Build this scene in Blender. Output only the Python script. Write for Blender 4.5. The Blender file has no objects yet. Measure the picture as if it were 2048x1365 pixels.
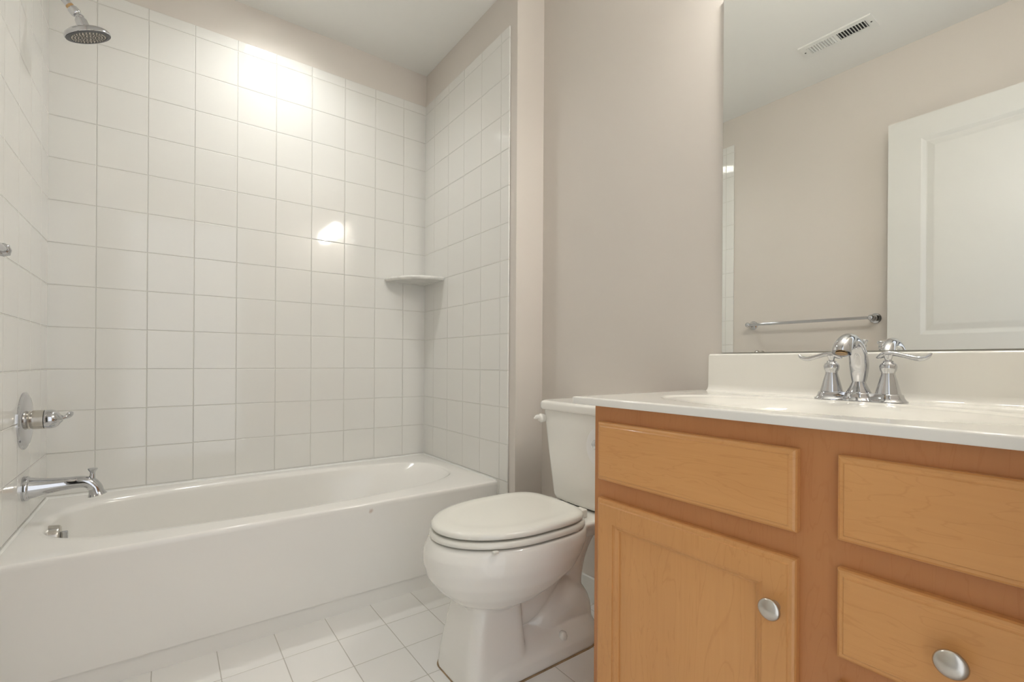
import bpy, bmesh, math, random
from mathutils import Vector, Matrix, noise

random.seed(4)
PI = math.pi
SC = bpy.context.scene
COL = SC.collection

# ------------------------------------------------------------------ camera
F_PX, CY, YAW, ROLL = 943.06, 725.3, 0.6327, 0.0059
CAM = Vector((0.3442, -2.3449, 0.8843))
cd = bpy.data.cameras.new('camera')
cam = bpy.data.objects.new('camera', cd)
COL.objects.link(cam)
fw = Vector((math.sin(YAW), math.cos(YAW), 0))
rt = Vector((math.cos(YAW), -math.sin(YAW), 0))
up = Vector((0, 0, 1))
r2 = rt * math.cos(ROLL) + up * math.sin(ROLL)
u2 = -rt * math.sin(ROLL) + up * math.cos(ROLL)
cam.matrix_world = Matrix((
    (r2.x, u2.x, -fw.x, CAM.x), (r2.y, u2.y, -fw.y, CAM.y),
    (r2.z, u2.z, -fw.z, CAM.z), (0, 0, 0, 1)))
cd.sensor_fit = 'HORIZONTAL'
cd.sensor_width = 36.0
cd.lens = 36.0 * F_PX / 2048.0
cd.shift_y = (CY - 682.5) / 2048.0
cd.clip_start = 0.02
SC.camera = cam

# ------------------------------------------------------------------ world, exposure
W = bpy.data.worlds.new('world')
SC.world = W
W.use_nodes = True
W.node_tree.nodes['Background'].inputs[0].default_value = (0.93, 0.96, 1.0, 1)
W.node_tree.nodes['Background'].inputs[1].default_value = 0.6
SC.view_settings.view_transform = 'Standard'
SC.view_settings.look = 'None'
SC.view_settings.gamma = 1.0
SC.view_settings.exposure = 1.27
SC.view_settings.use_curve_mapping = False
SC.cycles.use_denoising = True
SC.cycles.max_bounces = 14
SC.cycles.diffuse_bounces = 8
SC.cycles.glossy_bounces = 8
SC.cycles.sample_clamp_indirect = 6.0
ALCOVE_LIGHT = 66.0      # emission of the recessed light above the tub
VANITY_LIGHT = 32.0       # emission of the globes above the mirror

# ------------------------------------------------------------------ dimensions
P = 0.1524               # wall tile pitch
ZROW = 0.8501            # a horizontal grout line
XCOL = 0.1299            # a vertical grout line on the back wall
YCOL = -0.2601           # a vertical grout line on the side walls
TW = 1.473               # right tiled wall
MX = 1.621               # wall behind toilet, vanity and mirror
YN = -2.40               # near wall
CEIL = 2.44
TT = 0.008               # tile thickness
TILE_TOP = 2.2686
YRET = -0.819            # outside corner of the alcove return
TUBZ = 0.385

# ------------------------------------------------------------------ materials
MATS = {}

def nodes_of(name):
    m = bpy.data.materials.new(name)
    m.use_nodes = True
    nt = m.node_tree
    b = nt.nodes['Principled BSDF']
    MATS[name] = m
    return m, nt, b

def N(nt, t, **kw):
    n = nt.nodes.new(t)
    for k, v in kw.items():
        setattr(n, k, v)
    return n

def math_node(nt, op, a, b=None, c=None):
    n = N(nt, 'ShaderNodeMath', operation=op)
    for i, v in enumerate((a, b, c)):
        if v is None:
            continue
        if isinstance(v, (int, float)):
            n.inputs[i].default_value = v
        else:
            nt.links.new(v, n.inputs[i])
    return n.outputs[0]

def setc(b, col, rough, metal=0.0, spec=None, coat=None):
    b.inputs['Base Color'].default_value = (*col, 1)
    b.inputs['Roughness'].default_value = rough
    b.inputs['Metallic'].default_value = metal
    if spec is not None:
        b.inputs['Specular IOR Level'].default_value = spec
    if coat is not None:
        b.inputs['Coat Weight'].default_value = coat
        b.inputs['Coat Roughness'].default_value = 0.05

def noise_mix(nt, b, c1, c2, scale, detail=3.0, lo=0.35, hi=0.65, bump=0.0, bscale=None, bdist=0.001):
    tc = N(nt, 'ShaderNodeNewGeometry')
    nz = N(nt, 'ShaderNodeTexNoise')
    nz.inputs['Scale'].default_value = scale
    nz.inputs['Detail'].default_value = detail
    nt.links.new(tc.outputs['Position'], nz.inputs['Vector'])
    mr = N(nt, 'ShaderNodeMapRange')
    mr.inputs[1].default_value = lo
    mr.inputs[2].default_value = hi
    nt.links.new(nz.outputs[0], mr.inputs[0])
    mx = N(nt, 'ShaderNodeMix', data_type='RGBA')
    mx.inputs[6].default_value = (*c1, 1)
    mx.inputs[7].default_value = (*c2, 1)
    nt.links.new(mr.outputs[0], mx.inputs[0])
    nt.links.new(mx.outputs[2], b.inputs['Base Color'])
    if bump:
        n2 = N(nt, 'ShaderNodeTexNoise')
        n2.inputs['Scale'].default_value = bscale or scale
        n2.inputs['Detail'].default_value = 2
        nt.links.new(tc.outputs['Position'], n2.inputs['Vector'])
        bp = N(nt, 'ShaderNodeBump')
        bp.inputs['Strength'].default_value = bump
        bp.inputs['Distance'].default_value = bdist
        nt.links.new(n2.outputs[0], bp.inputs['Height'])
        nt.links.new(bp.outputs[0], b.inputs['Normal'])
    return mx

def plain(name, col, rough, metal=0.0, spec=None, coat=None, vary=0.03, scale=6.0, bump=0.0, bscale=None, bdist=0.001):
    m, nt, b = nodes_of(name)
    setc(b, col, rough, metal, spec, coat)
    c2 = tuple(min(1, c * (1 - vary)) for c in col)
    noise_mix(nt, b, col, c2, scale, bump=bump, bscale=bscale, bdist=bdist)
    return m

def tile_mat(name, axA, axB, offA, offB, pitch, grout, col, gcol, rough, wav=0.35, gh=0.0014):
    """square tiles laid on the plane of world axes axA, axB"""
    m, nt, b = nodes_of(name)
    setc(b, col, rough, 0, 0.5)
    geo = N(nt, 'ShaderNodeNewGeometry')
    sep = N(nt, 'ShaderNodeSeparateXYZ')
    nt.links.new(geo.outputs['Position'], sep.inputs[0])
    ds, ids = [], []
    for ax, off in ((axA, offA), (axB, offB)):
        s = math_node(nt, 'SUBTRACT', sep.outputs[ax], off)
        s = math_node(nt, 'DIVIDE', s, pitch)
        ids.append(math_node(nt, 'FLOOR', s))
        fr = math_node(nt, 'FRACT', s)
        inv = math_node(nt, 'SUBTRACT', 1.0, fr)
        d = math_node(nt, 'MINIMUM', fr, inv)
        ds.append(math_node(nt, 'MULTIPLY', d, pitch))
    d = math_node(nt, 'MINIMUM', ds[0], ds[1])
    prof = N(nt, 'ShaderNodeMapRange', interpolation_type='SMOOTHSTEP')
    prof.inputs[1].default_value = grout * 0.4
    prof.inputs[2].default_value = grout * 0.5 + 0.0016
    nt.links.new(d, prof.inputs[0])
    gm = N(nt, 'ShaderNodeMapRange')
    gm.inputs[1].default_value = grout * 0.42
    gm.inputs[2].default_value = grout * 0.58
    nt.links.new(d, gm.inputs[0])
    wn = N(nt, 'ShaderNodeTexWhiteNoise', noise_dimensions='2D')
    cmb = N(nt, 'ShaderNodeCombineXYZ')
    nt.links.new(ids[0], cmb.inputs[0])
    nt.links.new(ids[1], cmb.inputs[1])
    nt.links.new(cmb.outputs[0], wn.inputs['Vector'])
    tv = N(nt, 'ShaderNodeMix', data_type='RGBA')
    tv.inputs[6].default_value = (*[c * 0.985 for c in col], 1)
    tv.inputs[7].default_value = (*col, 1)
    nt.links.new(wn.outputs['Value'], tv.inputs[0])
    mx = N(nt, 'ShaderNodeMix', data_type='RGBA')
    mx.inputs[6].default_value = (*gcol, 1)
    nt.links.new(gm.outputs[0], mx.inputs[0])
    nt.links.new(tv.outputs[2], mx.inputs[7])
    nt.links.new(mx.outputs[2], b.inputs['Base Color'])
    rg = N(nt, 'ShaderNodeMapRange')
    rg.inputs[3].default_value = 0.7
    rg.inputs[4].default_value = rough
    nt.links.new(gm.outputs[0], rg.inputs[0])
    nt.links.new(rg.outputs[0], b.inputs['Roughness'])
    nz = N(nt, 'ShaderNodeTexNoise')
    nz.inputs['Scale'].default_value = 14
    nz.inputs['Detail'].default_value = 1
    nt.links.new(geo.outputs['Position'], nz.inputs['Vector'])
    h = math_node(nt, 'MULTIPLY', nz.outputs[0], wav)
    h = math_node(nt, 'ADD', prof.outputs[0], h)
    bp = N(nt, 'ShaderNodeBump')
    bp.inputs['Strength'].default_value = 1.0
    bp.inputs['Distance'].default_value = gh
    nt.links.new(h, bp.inputs['Height'])
    nt.links.new(bp.outputs[0], b.inputs['Normal'])
    return m

def wood_mat(name, axis, c_light, c_dark, seed=0.0, rough=0.33):
    """maple: soft long grain along a world axis, some darker flecks"""
    m, nt, b = nodes_of(name)
    setc(b, c_light, rough, 0, 0.4, 0.15)
    geo = N(nt, 'ShaderNodeNewGeometry')
    mp = N(nt, 'ShaderNodeMapping')
    sc = [9.0, 9.0, 9.0]
    sc[axis] = 1.3
    mp.inputs['Scale'].default_value = sc
    mp.inputs['Location'].default_value = (seed, seed * 1.7, seed * 0.6)
    nt.links.new(geo.outputs['Position'], mp.inputs[0])
    n1 = N(nt, 'ShaderNodeTexNoise')
    n1.inputs['Scale'].default_value = 1.6
    n1.inputs['Detail'].default_value = 4
    n1.inputs['Distortion'].default_value = 0.6
    nt.links.new(mp.outputs[0], n1.inputs['Vector'])
    # contour lines of the same noise = growth rings
    ring = math_node(nt, 'MULTIPLY', n1.outputs[0], 13.0)
    ring = math_node(nt, 'FRACT', ring)
    ring = math_node(nt, 'SUBTRACT', ring, 0.5)
    ring = math_node(nt, 'ABSOLUTE', ring)
    rr = N(nt, 'ShaderNodeMapRange', interpolation_type='SMOOTHSTEP')
    rr.inputs[1].default_value = 0.40
    rr.inputs[2].default_value = 0.50
    nt.links.new(ring, rr.inputs[0])
    mp2 = N(nt, 'ShaderNodeMapping')
    sc2 = [160.0, 160.0, 160.0]
    sc2[axis] = 7.0
    mp2.inputs['Scale'].default_value = sc2
    nt.links.new(geo.outputs['Position'], mp2.inputs[0])
    n2 = N(nt, 'ShaderNodeTexNoise')
    n2.inputs['Scale'].default_value = 1.0
    n2.inputs['Detail'].default_value = 2
    nt.links.new(mp2.outputs[0], n2.inputs['Vector'])
    n3 = N(nt, 'ShaderNodeTexNoise')
    n3.inputs['Scale'].default_value = 3.0
    n3.inputs['Detail'].default_value = 1
    nt.links.new(geo.outputs['Position'], n3.inputs['Vector'])
    a = math_node(nt, 'MULTIPLY', rr.outputs[0], 0.24)
    c = math_node(nt, 'MULTIPLY', n2.outputs[0], 0.30)
    e = math_node(nt, 'MULTIPLY', n1.outputs[0], 0.40)
    g = math_node(nt, 'MULTIPLY', n3.outputs[0], 0.35)
    s = math_node(nt, 'ADD', a, c)
    s = math_node(nt, 'ADD', s, e)
    s = math_node(nt, 'ADD', s, g)
    s = math_node(nt, 'SUBTRACT', s, 0.22)
    mx = N(nt, 'ShaderNodeMix', data_type='RGBA')
    mx.inputs[6].default_value = (*c_light, 1)
    mx.inputs[7].default_value = (*c_dark, 1)
    nt.links.new(s, mx.inputs[0])
    nt.links.new(mx.outputs[2], b.inputs['Base Color'])
    return m

def emit_mat(name, col, strength):
    m, nt, b = nodes_of(name)
    setc(b, (0.9, 0.9, 0.88), 0.4)
    b.inputs['Emission Color'].default_value = (*col, 1)
    b.inputs['Emission Strength'].default_value = strength
    return m

paint = plain('wall_paint', (0.64, 0.60, 0.555), 0.62, spec=0.3, vary=0.02, scale=1.5, bump=0.12, bscale=260, bdist=0.0006)
ceilp = plain('ceiling_paint', (0.77, 0.77, 0.745), 0.85, spec=0.2, vary=0.015, scale=1.5, bump=0.1, bscale=200, bdist=0.0006)
TILE = (0.745, 0.74, 0.71)
GROUT = (0.62, 0.61, 0.57)
tile_back = tile_mat('tile_back', 0, 2, XCOL, ZROW, P, 0.0018, TILE, GROUT, 0.06, wav=0.06)
tile_side = tile_mat('tile_side', 1, 2, YCOL, ZROW, P, 0.0018, TILE, GROUT, 0.06, wav=0.06)
tile_floor = tile_mat('tile_floor', 0, 1, 0.7875, -0.8175, 0.1577, 0.0022, (0.81, 0.805, 0.785), (0.50, 0.48, 0.44), 0.28, wav=0.2, gh=0.0006)
ceramic = plain('toilet_ceramic', (0.84, 0.83, 0.79), 0.09, spec=0.5, vary=0.01)
seatmat = plain('seat_plastic', (0.79, 0.785, 0.73), 0.14, spec=0.5, vary=0.01)
white_trim = plain('white_trim_paint', (0.78, 0.785, 0.76), 0.35, spec=0.4, vary=0.01)
doorp = plain('door_paint', (0.64, 0.64, 0.61), 0.38, spec=0.4, vary=0.01, bump=0.05, bscale=180)
marble = plain('cultured_marble', (0.83, 0.815, 0.765), 0.07, spec=0.55, vary=0.015, scale=5)
shelfm = plain('shelf_marble', (0.78, 0.775, 0.74), 0.12, spec=0.5, vary=0.14, scale=22)
chrome = plain('chrome', (0.60, 0.605, 0.625), 0.05, 1.0, vary=0.01)
nickel = plain('brushed_nickel', (0.62, 0.59, 0.54), 0.26, 1.0, vary=0.08, scale=90)
dark = plain('dark_gap', (0.03, 0.03, 0.03), 0.7)
nozzle = plain('nozzle_face', (0.085, 0.08, 0.068), 0.45, 0.0, vary=0.2, scale=120)
darkring = plain('dark_ring', (0.02, 0.02, 0.024), 0.3, 0.0)
paper = plain('toilet_paper', (0.86, 0.86, 0.85), 0.9, vary=0.02, scale=60, bump=0.2, bscale=300)
caulkm = plain('aged_caulk', (0.36, 0.25, 0.14), 0.7, vary=0.4, scale=30)
brass = plain('brass_fitting', (0.50, 0.34, 0.18), 0.35, 0.8)
ventw = plain('vent_enamel', (0.74, 0.745, 0.72), 0.45, vary=0.01)
LC, DC = (0.68, 0.355, 0.132), (0.52, 0.235, 0.072)
FC, FD = (0.52, 0.235, 0.088), (0.42, 0.165, 0.054)
wood_front_a = wood_mat('maple_drawer_grain', 1, LC, DC, 0.0)
wood_front_b = wood_mat('maple_drawer_grain_two', 1, LC, DC, 3.7)
wood_front_c = wood_mat('maple_drawer_grain_three', 1, LC, DC, 8.1)
wood_vert = wood_mat('maple_door_panel', 2, LC, DC, 5.2)
wood_rail = wood_mat('maple_door_frame', 2, (0.66, 0.34, 0.125), (0.50, 0.225, 0.07), 1.9)
wood_frame = wood_mat('maple_face_frame', 2, FC, FD, 2.4)
lens_alcove = emit_mat('recessed_lens', (1.0, 0.995, 0.965), ALCOVE_LIGHT)
lens_vanity = emit_mat('glass_globe', (1.0, 0.965, 0.90), VANITY_LIGHT)

# tub enamel with one small chip of rust on the apron
tubm, nt, b = nodes_of('tub_enamel')
setc(b, (0.80, 0.79, 0.76), 0.10, 0, 0.5)
geo = N(nt, 'ShaderNodeNewGeometry')
vm = N(nt, 'ShaderNodeVectorMath', operation='DISTANCE')
vm.inputs[1].default_value = (0.931, -0.703, 0.357)
nt.links.new(geo.outputs['Position'], vm.inputs[0])
nz = N(nt, 'ShaderNodeTexNoise')
nz.inputs['Scale'].default_value = 110
nt.links.new(geo.outputs['Position'], nz.inputs['Vector'])
dd = math_node(nt, 'MULTIPLY', nz.outputs[0], 0.012)
dd = math_node(nt, 'ADD', vm.outputs['Value'], dd)
mr = N(nt, 'ShaderNodeMapRange')
mr.inputs[1].default_value = 0.010
mr.inputs[2].default_value = 0.017
mr.inputs[3].default_value = 0.55
mr.inputs[4].default_value = 0.0
nt.links.new(dd, mr.inputs[0])
mx = N(nt, 'ShaderNodeMix', data_type='RGBA')
mx.inputs[6].default_value = (0.80, 0.79, 0.76, 1)
mx.inputs[7].default_value = (0.42, 0.27, 0.20, 1)
nt.links.new(mr.outputs[0], mx.inputs[0])
nt.links.new(mx.outputs[2], b.inputs['Base Color'])

mirrorm, nt, b = nodes_of('mirror_silver')
setc(b, (0.90, 0.915, 0.90), 0.0, 1.0)
glass_edge = plain('mirror_edge', (0.72, 0.80, 0.76), 0.08, 0.3)

# ------------------------------------------------------------------ mesh helpers
def finish(name, bm, mat, parent=None, smooth=True, angle=35, kind=None):
    bmesh.ops.recalc_face_normals(bm, faces=bm.faces)
    me = bpy.data.meshes.new(name)
    bm.to_mesh(me)
    bm.free()
    for m in (mat if isinstance(mat, (list, tuple)) else [mat]):
        me.materials.append(m)
    if smooth:
        for p in me.polygons:
            p.use_smooth = True
        me.set_sharp_from_angle(angle=math.radians(angle))
    o = bpy.data.objects.new(name, me)
    COL.objects.link(o)
    if smooth:
        w = o.modifiers.new('weighted', 'WEIGHTED_NORMAL')
        w.keep_sharp = True
    if parent:
        o.parent = parent
        o.matrix_parent_inverse = mw(parent).inverted()
    if kind:
        o['kind'] = kind
    return o

def mw(o):
    m = Matrix.Translation(o.location)
    if o.parent:
        return mw(o.parent) @ o.matrix_parent_inverse @ m
    return m

def tag(o, label, cat, group=None):
    o['label'] = label
    o['category'] = cat
    if group:
        o['group'] = group
    return o

def thing(name, label, cat, loc, group=None):
    o = bpy.data.objects.new(name, None)
    COL.objects.link(o)
    o.location = loc
    o.empty_display_size = 0.05
    return tag(o, label, cat, group)

def box(bm, lo, hi, bev=0.0, seg=2):
    vs = [bm.verts.new((x, y, z)) for x in (lo[0], hi[0]) for y in (lo[1], hi[1]) for z in (lo[2], hi[2])]
    fs = [(0, 1, 3, 2), (4, 6, 7, 5), (0, 4, 5, 1), (2, 3, 7, 6), (0, 2, 6, 4), (1, 5, 7, 3)]
    faces = [bm.faces.new([vs[i] for i in f]) for f in fs]
    if bev > 0:
        edges = list({e for f in faces for e in f.edges})
        bmesh.ops.bevel(bm, geom=edges, offset=bev, segments=seg, profile=0.5, affect='EDGES')
    return bm

def boxo(name, lo, hi, mat, parent=None, bev=0.0, kind=None, seg=2):
    bm = bmesh.new()
    lo2 = [min(a, b) for a, b in zip(lo, hi)]
    hi2 = [max(a, b) for a, b in zip(lo, hi)]
    box(bm, lo2, hi2, bev, seg)
    return finish(name, bm, mat, parent, bev > 0, 40, kind)

def loft(bm, rings, cap0=True, cap1=True, close=False):
    vr = [[bm.verts.new(p) for p in r] for r in rings]
    n = len(vr[0])
    pairs = list(zip(vr[:-1], vr[1:]))
    if close:
        pairs.append((vr[-1], vr[0]))
    for a, c in pairs:
        for i in range(n):
            j = (i + 1) % n
            bm.faces.new((a[i], a[j], c[j], c[i]))
    if cap0 and not close:
        bm.faces.new(vr[0][::-1])
    if cap1 and not close:
        bm.faces.new(vr[-1])
    return vr

def frame_of(d):
    d = Vector(d).normalized()
    a = Vector((0, 0, 1)) if abs(d.z) < 0.9 else Vector((1, 0, 0))
    u = d.cross(a).normalized()
    return d, u, d.cross(u).normalized()

def lathe(bm, prof, origin, direction, n=32, su=1.0, sv=1.0):
    """prof = [(distance along direction, radius)]"""
    d, u, v = frame_of(direction)
    o = Vector(origin)
    rings = []
    for h, r in prof:
        r = max(r, 0.00005)
        rings.append([o + d * h + u * (r * su * math.cos(2 * PI * i / n)) + v * (r * sv * math.sin(2 * PI * i / n)) for i in range(n)])
    loft(bm, rings)
    return bm

def tube(bm, pts, radii, n=20, flat=None, sub=6):
    """tapered tube along a Catmull-Rom path; flat = (axis vector, factor) squashes the section"""
    pts = [Vector(p) for p in pts]
    P2, R2 = [], []
    for i in range(len(pts) - 1):
        p0 = pts[max(i - 1, 0)]; p1 = pts[i]; p2 = pts[i + 1]; p3 = pts[min(i + 2, len(pts) - 1)]
        r0 = radii[max(i - 1, 0)]; r1 = radii[i]; r2_ = radii[i + 1]; r3 = radii[min(i + 2, len(pts) - 1)]
        for k in range(sub):
            t = k / sub
            def cr(a, b_, c, d_):
                return 0.5 * ((2 * b_) + (c - a) * t + (2 * a - 5 * b_ + 4 * c - d_) * t * t + (3 * b_ - a - 3 * c + d_) * t ** 3)
            P2.append(cr(p0, p1, p2, p3)); R2.append(max(cr(r0, r1, r2_, r3), 0.0002))
    P2.append(pts[-1]); R2.append(radii[-1])
    d0 = (P2[1] - P2[0]).normalized()
    _, u, v = frame_of(d0)
    rings = []
    prev = d0
    for i, p in enumerate(P2):
        if 0 < i < len(P2) - 1:
            d = (P2[i + 1] - P2[i - 1]).normalized()
        elif i == 0:
            d = d0
        else:
            d = (P2[-1] - P2[-2]).normalized()
        q = prev.rotation_difference(d)
        u = q @ u
        v = q @ v
        prev = d
        ring = []
        for k in range(n):
            off = u * math.cos(2 * PI * k / n) + v * math.sin(2 * PI * k / n)
            off *= R2[i]
            if flat:
                ax = Vector(flat[0]).normalized()
                off = off - ax * off.dot(ax) * (1 - flat[1])
            ring.append(p + off)
        rings.append(ring)
    loft(bm, rings)
    return bm

def rrect(x0, x1, y0, y1, r, z, n=8):
    pts = []
    for cx, cy, a0 in ((x1 - r, y1 - r, 0), (x0 + r, y1 - r, 90), (x0 + r, y0 + r, 180), (x1 - r, y0 + r, 270)):
        for k in range(n + 1):
            a = math.radians(a0 + 90 * k / n)
            pts.append(Vector((cx + r * math.cos(a), cy + r * math.sin(a), z)))
    return pts

def smooth01(t):
    t = max(0.0, min(1.0, t))
    return t * t * (3 - 2 * t)

# ------------------------------------------------------------------ room shell
def struct(name, lo, hi, mat, parent=None, bev=0.0):
    return boxo(name, lo, hi, mat, parent, bev, 'structure')

L0 = -TT   # plane of the painted left wall
struct('floor', (L0 - 0.1, YN - 0.12, -0.05), (MX + 0.1, 0.1, 0), tile_floor)
RLX, RLY, RLR = 0.728, -0.33, 0.074      # recessed light: centre and can radius
bm = bmesh.new()
for lo_, hi_ in (((L0 - 0.1, YN - 0.12), (MX + 0.1, RLY - RLR - 0.006)), ((L0 - 0.1, RLY + RLR + 0.006), (MX + 0.1, 0.1)),
                 ((L0 - 0.1, RLY - RLR - 0.006), (RLX - RLR - 0.006, RLY + RLR + 0.006)), ((RLX + RLR + 0.006, RLY - RLR - 0.006), (MX + 0.1, RLY + RLR + 0.006))):
    box(bm, (*lo_, CEIL), (*hi_, CEIL + 0.12))
box(bm, (RLX - 0.1, RLY - 0.1, CEIL + 0.11), (RLX + 0.1, RLY + 0.1, CEIL + 0.12))
finish('ceiling', bm, ceilp, None, False, kind='structure')
wb = struct('wall_back', (L0 - 0.1, TT, 0), (MX + 0.1, 0.1, CEIL), paint)
wl = struct('wall_left', (L0 - 0.1, YN - 0.12, 0), (L0, TT, CEIL), paint)
struct('wall_right', (MX, YN - 0.12, 0), (MX + 0.1, TT, CEIL), paint)
wr = struct('wall_return', (TW + TT, YRET, 0), (MX, TT, CEIL), paint)

def tile_panel(name, lo, hi, mat, parent):
    bm = bmesh.new()
    box(bm, lo, hi, 0.003, 3)
    o = finish(name, bm, mat, parent, True, 40, 'structure')
    return o

tile_panel('tile_panel', (-TT, 0, 0.2), (TW + TT, TT, TILE_TOP), tile_back, wb)
tile_panel('tile_panel', (-TT, -0.768, 0.0), (0, TT - 0.001, TILE_TOP), tile_side, wl)
tile_panel('tile_panel', (TW, -0.776, 0.0), (TW + TT, TT - 0.001, TILE_TOP), tile_side, wr)

# near wall with the doorway the photographer stands in
OX0, OX1, OZ = 0.068, 0.885, 2.045
bm = bmesh.new()
box(bm, (L0, YN - 0.12, 0), (OX0, YN, CEIL))
box(bm, (OX1, YN - 0.12, 0), (MX, YN, CEIL))
box(bm, (OX0, YN - 0.12, OZ), (OX1, YN, CEIL))
finish('wall_front', bm, paint, None, False, kind='structure')
bm = bmesh.new()
box(bm, (OX1, YN - 0.125, 0), (OX1 + 0.06, YN + 0.012, OZ + 0.06), 0.003)
box(bm, (L0, YN - 0.125, 0), (OX0, YN + 0.012, OZ + 0.06), 0.003)
box(bm, (OX0, YN - 0.125, OZ), (OX1, YN + 0.012, OZ + 0.06), 0.003)
finish('trim_1', bm, white_trim, None, True, 40, 'structure')

def baseboard(name, lo, hi):
    boxo(name, lo, hi, white_trim, None, 0.004, 'structure')
baseboard('baseboard_right', (MX - 0.013, -1.600, 0), (MX, YRET - 0.0135, 0.092))
baseboard('baseboard_return', (TW + TT + 0.001, YRET - 0.013, 0), (MX, YRET, 0.092))
baseboard('baseboard_left', (L0, YN + 0.013, 0), (L0 + 0.013, -0.77, 0.092))

# ------------------------------------------------------------------ door, open against the left wall
d1 = thing('door_1', 'white two-panel door standing open along the left wall, seen in the mirror', 'door', (0.10, YN, 0))
d1['kind'] = 'structure'
DX, DT = 0.10, 0.035
DY0, DY1, DZ = YN + 0.016, -1.585, 2.03
STI = 0.122

def door_leaf():
    bm = bmesh.new()
    panels = [(DY0 + STI, DY1 - STI, 1.022, 1.925), (DY0 + STI, DY1 - STI, 0.22, 0.86)]
    ys = sorted({DY0, DY1, panels[0][0], panels[0][1]})
    zs = sorted({0.012, DZ, panels[0][2], panels[0][3], panels[1][2], panels[1][3]})
    for face, sgn in ((DX, 1), (DX - DT, -1)):
        grid = {}
        def V(y, z, x):
            k = (round(y, 4), round(z, 4), round(x, 4))
            if k not in grid:
                grid[k] = bm.verts.new((x, y, z))
            return grid[k]
        for i in range(3):
            for j in range(len(zs) - 1):
                y0, y1, z0, z1 = ys[i], ys[i + 1], zs[j], zs[j + 1]
                ispan = i == 1 and j in (1, 3)
                if not ispan:
                    bm.faces.new((V(y0, z0, face), V(y1, z0, face), V(y1, z1, face), V(y0, z1, face)))
                else:
                    steps = [(0, 0), (0.004, 0.0015), (0.018, 0.009), (0.022, 0.009), (0.044, 0.0035), (0.048, 0.003)]
                    prev = None
                    for ins, dep in steps:
                        x = face - sgn * dep
                        cur = [V(y0 + ins, z0 + ins, x), V(y1 - ins, z0 + ins, x), V(y1 - ins, z1 - ins, x), V(y0 + ins, z1 - ins, x)]
                        if prev:
                            for k in range(4):
                                bm.faces.new((prev[k], prev[(k + 1) % 4], cur[(k + 1) % 4], cur[k]))
                        prev = cur
                    bm.faces.new(prev)
    # edges of the slab
    for y in (DY0, DY1):
        c = [bm.verts.new(p) for p in ((DX, y, 0.012), (DX - DT, y, 0.012), (DX - DT, y, DZ), (DX, y, DZ))]
        bm.faces.new(c)
    for z in (0.012, DZ):
        c = [bm.verts.new(p) for p in ((DX, DY0, z), (DX - DT, DY0, z), (DX - DT, DY1, z), (DX, DY1, z))]
        bm.faces.new(c)
    return bm
leaf = finish('door_leaf', door_leaf(), doorp, d1, False)
bm = bmesh.new()
lathe(bm, [(0, 0.032), (0.004, 0.032), (0.008, 0.026), (0.012, 0.012), (0.035, 0.011), (0.040, 0.02), (0.050, 0.028), (0.060, 0.027), (0.068, 0.016), (0.070, 0.0)], (DX, DY1 - 0.065, 0.915), (1, 0, 0), 28)
finish('door_knob', bm, nickel, d1)
for hz in (0.25, 1.05, 1.82):
    bm = bmesh.new()
    lathe(bm, [(0, 0.006), (0.09, 0.006)], (DX + 0.004, YN + 0.012, hz - 0.045), (0, 0, 1), 12)
    finish('hinge', bm, nickel, d1)

# ------------------------------------------------------------------ bathtub
def opening(ang, s=1.0):
    return None

def hw_open(x):
    pts = [(0.043, 0.0), (0.045, 0.07), (0.056, 0.115), (0.075, 0.155), (0.10, 0.188), (0.14, 0.217), (0.20, 0.238), (0.30, 0.257),
           (0.50, 0.278), (0.70, 0.286), (0.90, 0.279), (1.05, 0.264), (1.20, 0.238), (1.30, 0.205), (1.36, 0.165), (1.40, 0.115), (1.415, 0.0)]
    for (xa, a), (xb, b_) in zip(pts[:-1], pts[1:]):
        if xa <= x <= xb:
            return a + (b_ - a) * (x - xa) / (xb - xa)
    return 0.0

TC = Vector((0.72, -0.342))
NA = 160
ANG = [2 * PI * i / NA for i in range(NA)]
OXA, OXB, OYT0, OYT1 = 0.0006, TW - 0.0006, -0.712, -0.0006
cor = [math.atan2(y - TC.y, x - TC.x) % (2 * PI) for x in (OXA, OXB) for y in (OYT0, OYT1)]
for c in cor:
    k = min(range(NA), key=lambda i: min(abs(ANG[i] - c), 2 * PI - abs(ANG[i] - c)))
    ANG[k] = c

def ray_open(a):
    d = Vector((math.cos(a), math.sin(a)))
    lo, hi = 0.02, 0.9
    for _ in range(40):
        m = (lo + hi) / 2
        p = TC + d * m
        inside = 0.043 < p.x < 1.415 and abs(p.y - TC.y) < hw_open(p.x)
        if inside: lo = m
        else: hi = m
    return TC + d * lo

def ray_rect(a, x0, x1, y0, y1):
    d = Vector((math.cos(a), math.sin(a)))
    ts = []
    if d.x > 1e-9: ts.append((x1 - TC.x) / d.x)
    if d.x < -1e-9: ts.append((x0 - TC.x) / d.x)
    if d.y > 1e-9: ts.append((y1 - TC.y) / d.y)
    if d.y < -1e-9: ts.append((y0 - TC.y) / d.y)
    return TC + d * min(ts)

OPEN = [ray_open(a) for a in ANG]
for _ in range(2):
    OPEN = [(OPEN[i - 1] + OPEN[i] * 2 + OPEN[(i + 1) % NA]) / 4 for i in range(NA)]

def bottom_pt(a):
    # flat floor of the basin: short on the sloping right side
    c, s = math.cos(a), math.sin(a)
    e = 0.75
    x = 0.60 + (0.46 if c > 0 else 0.44) * (abs(c) ** e) * (1 if c > 0 else -1)
    y = -0.342 + 0.19 * (abs(s) ** e) * (1 if s > 0 else -1)
    return Vector((x, y))

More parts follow.
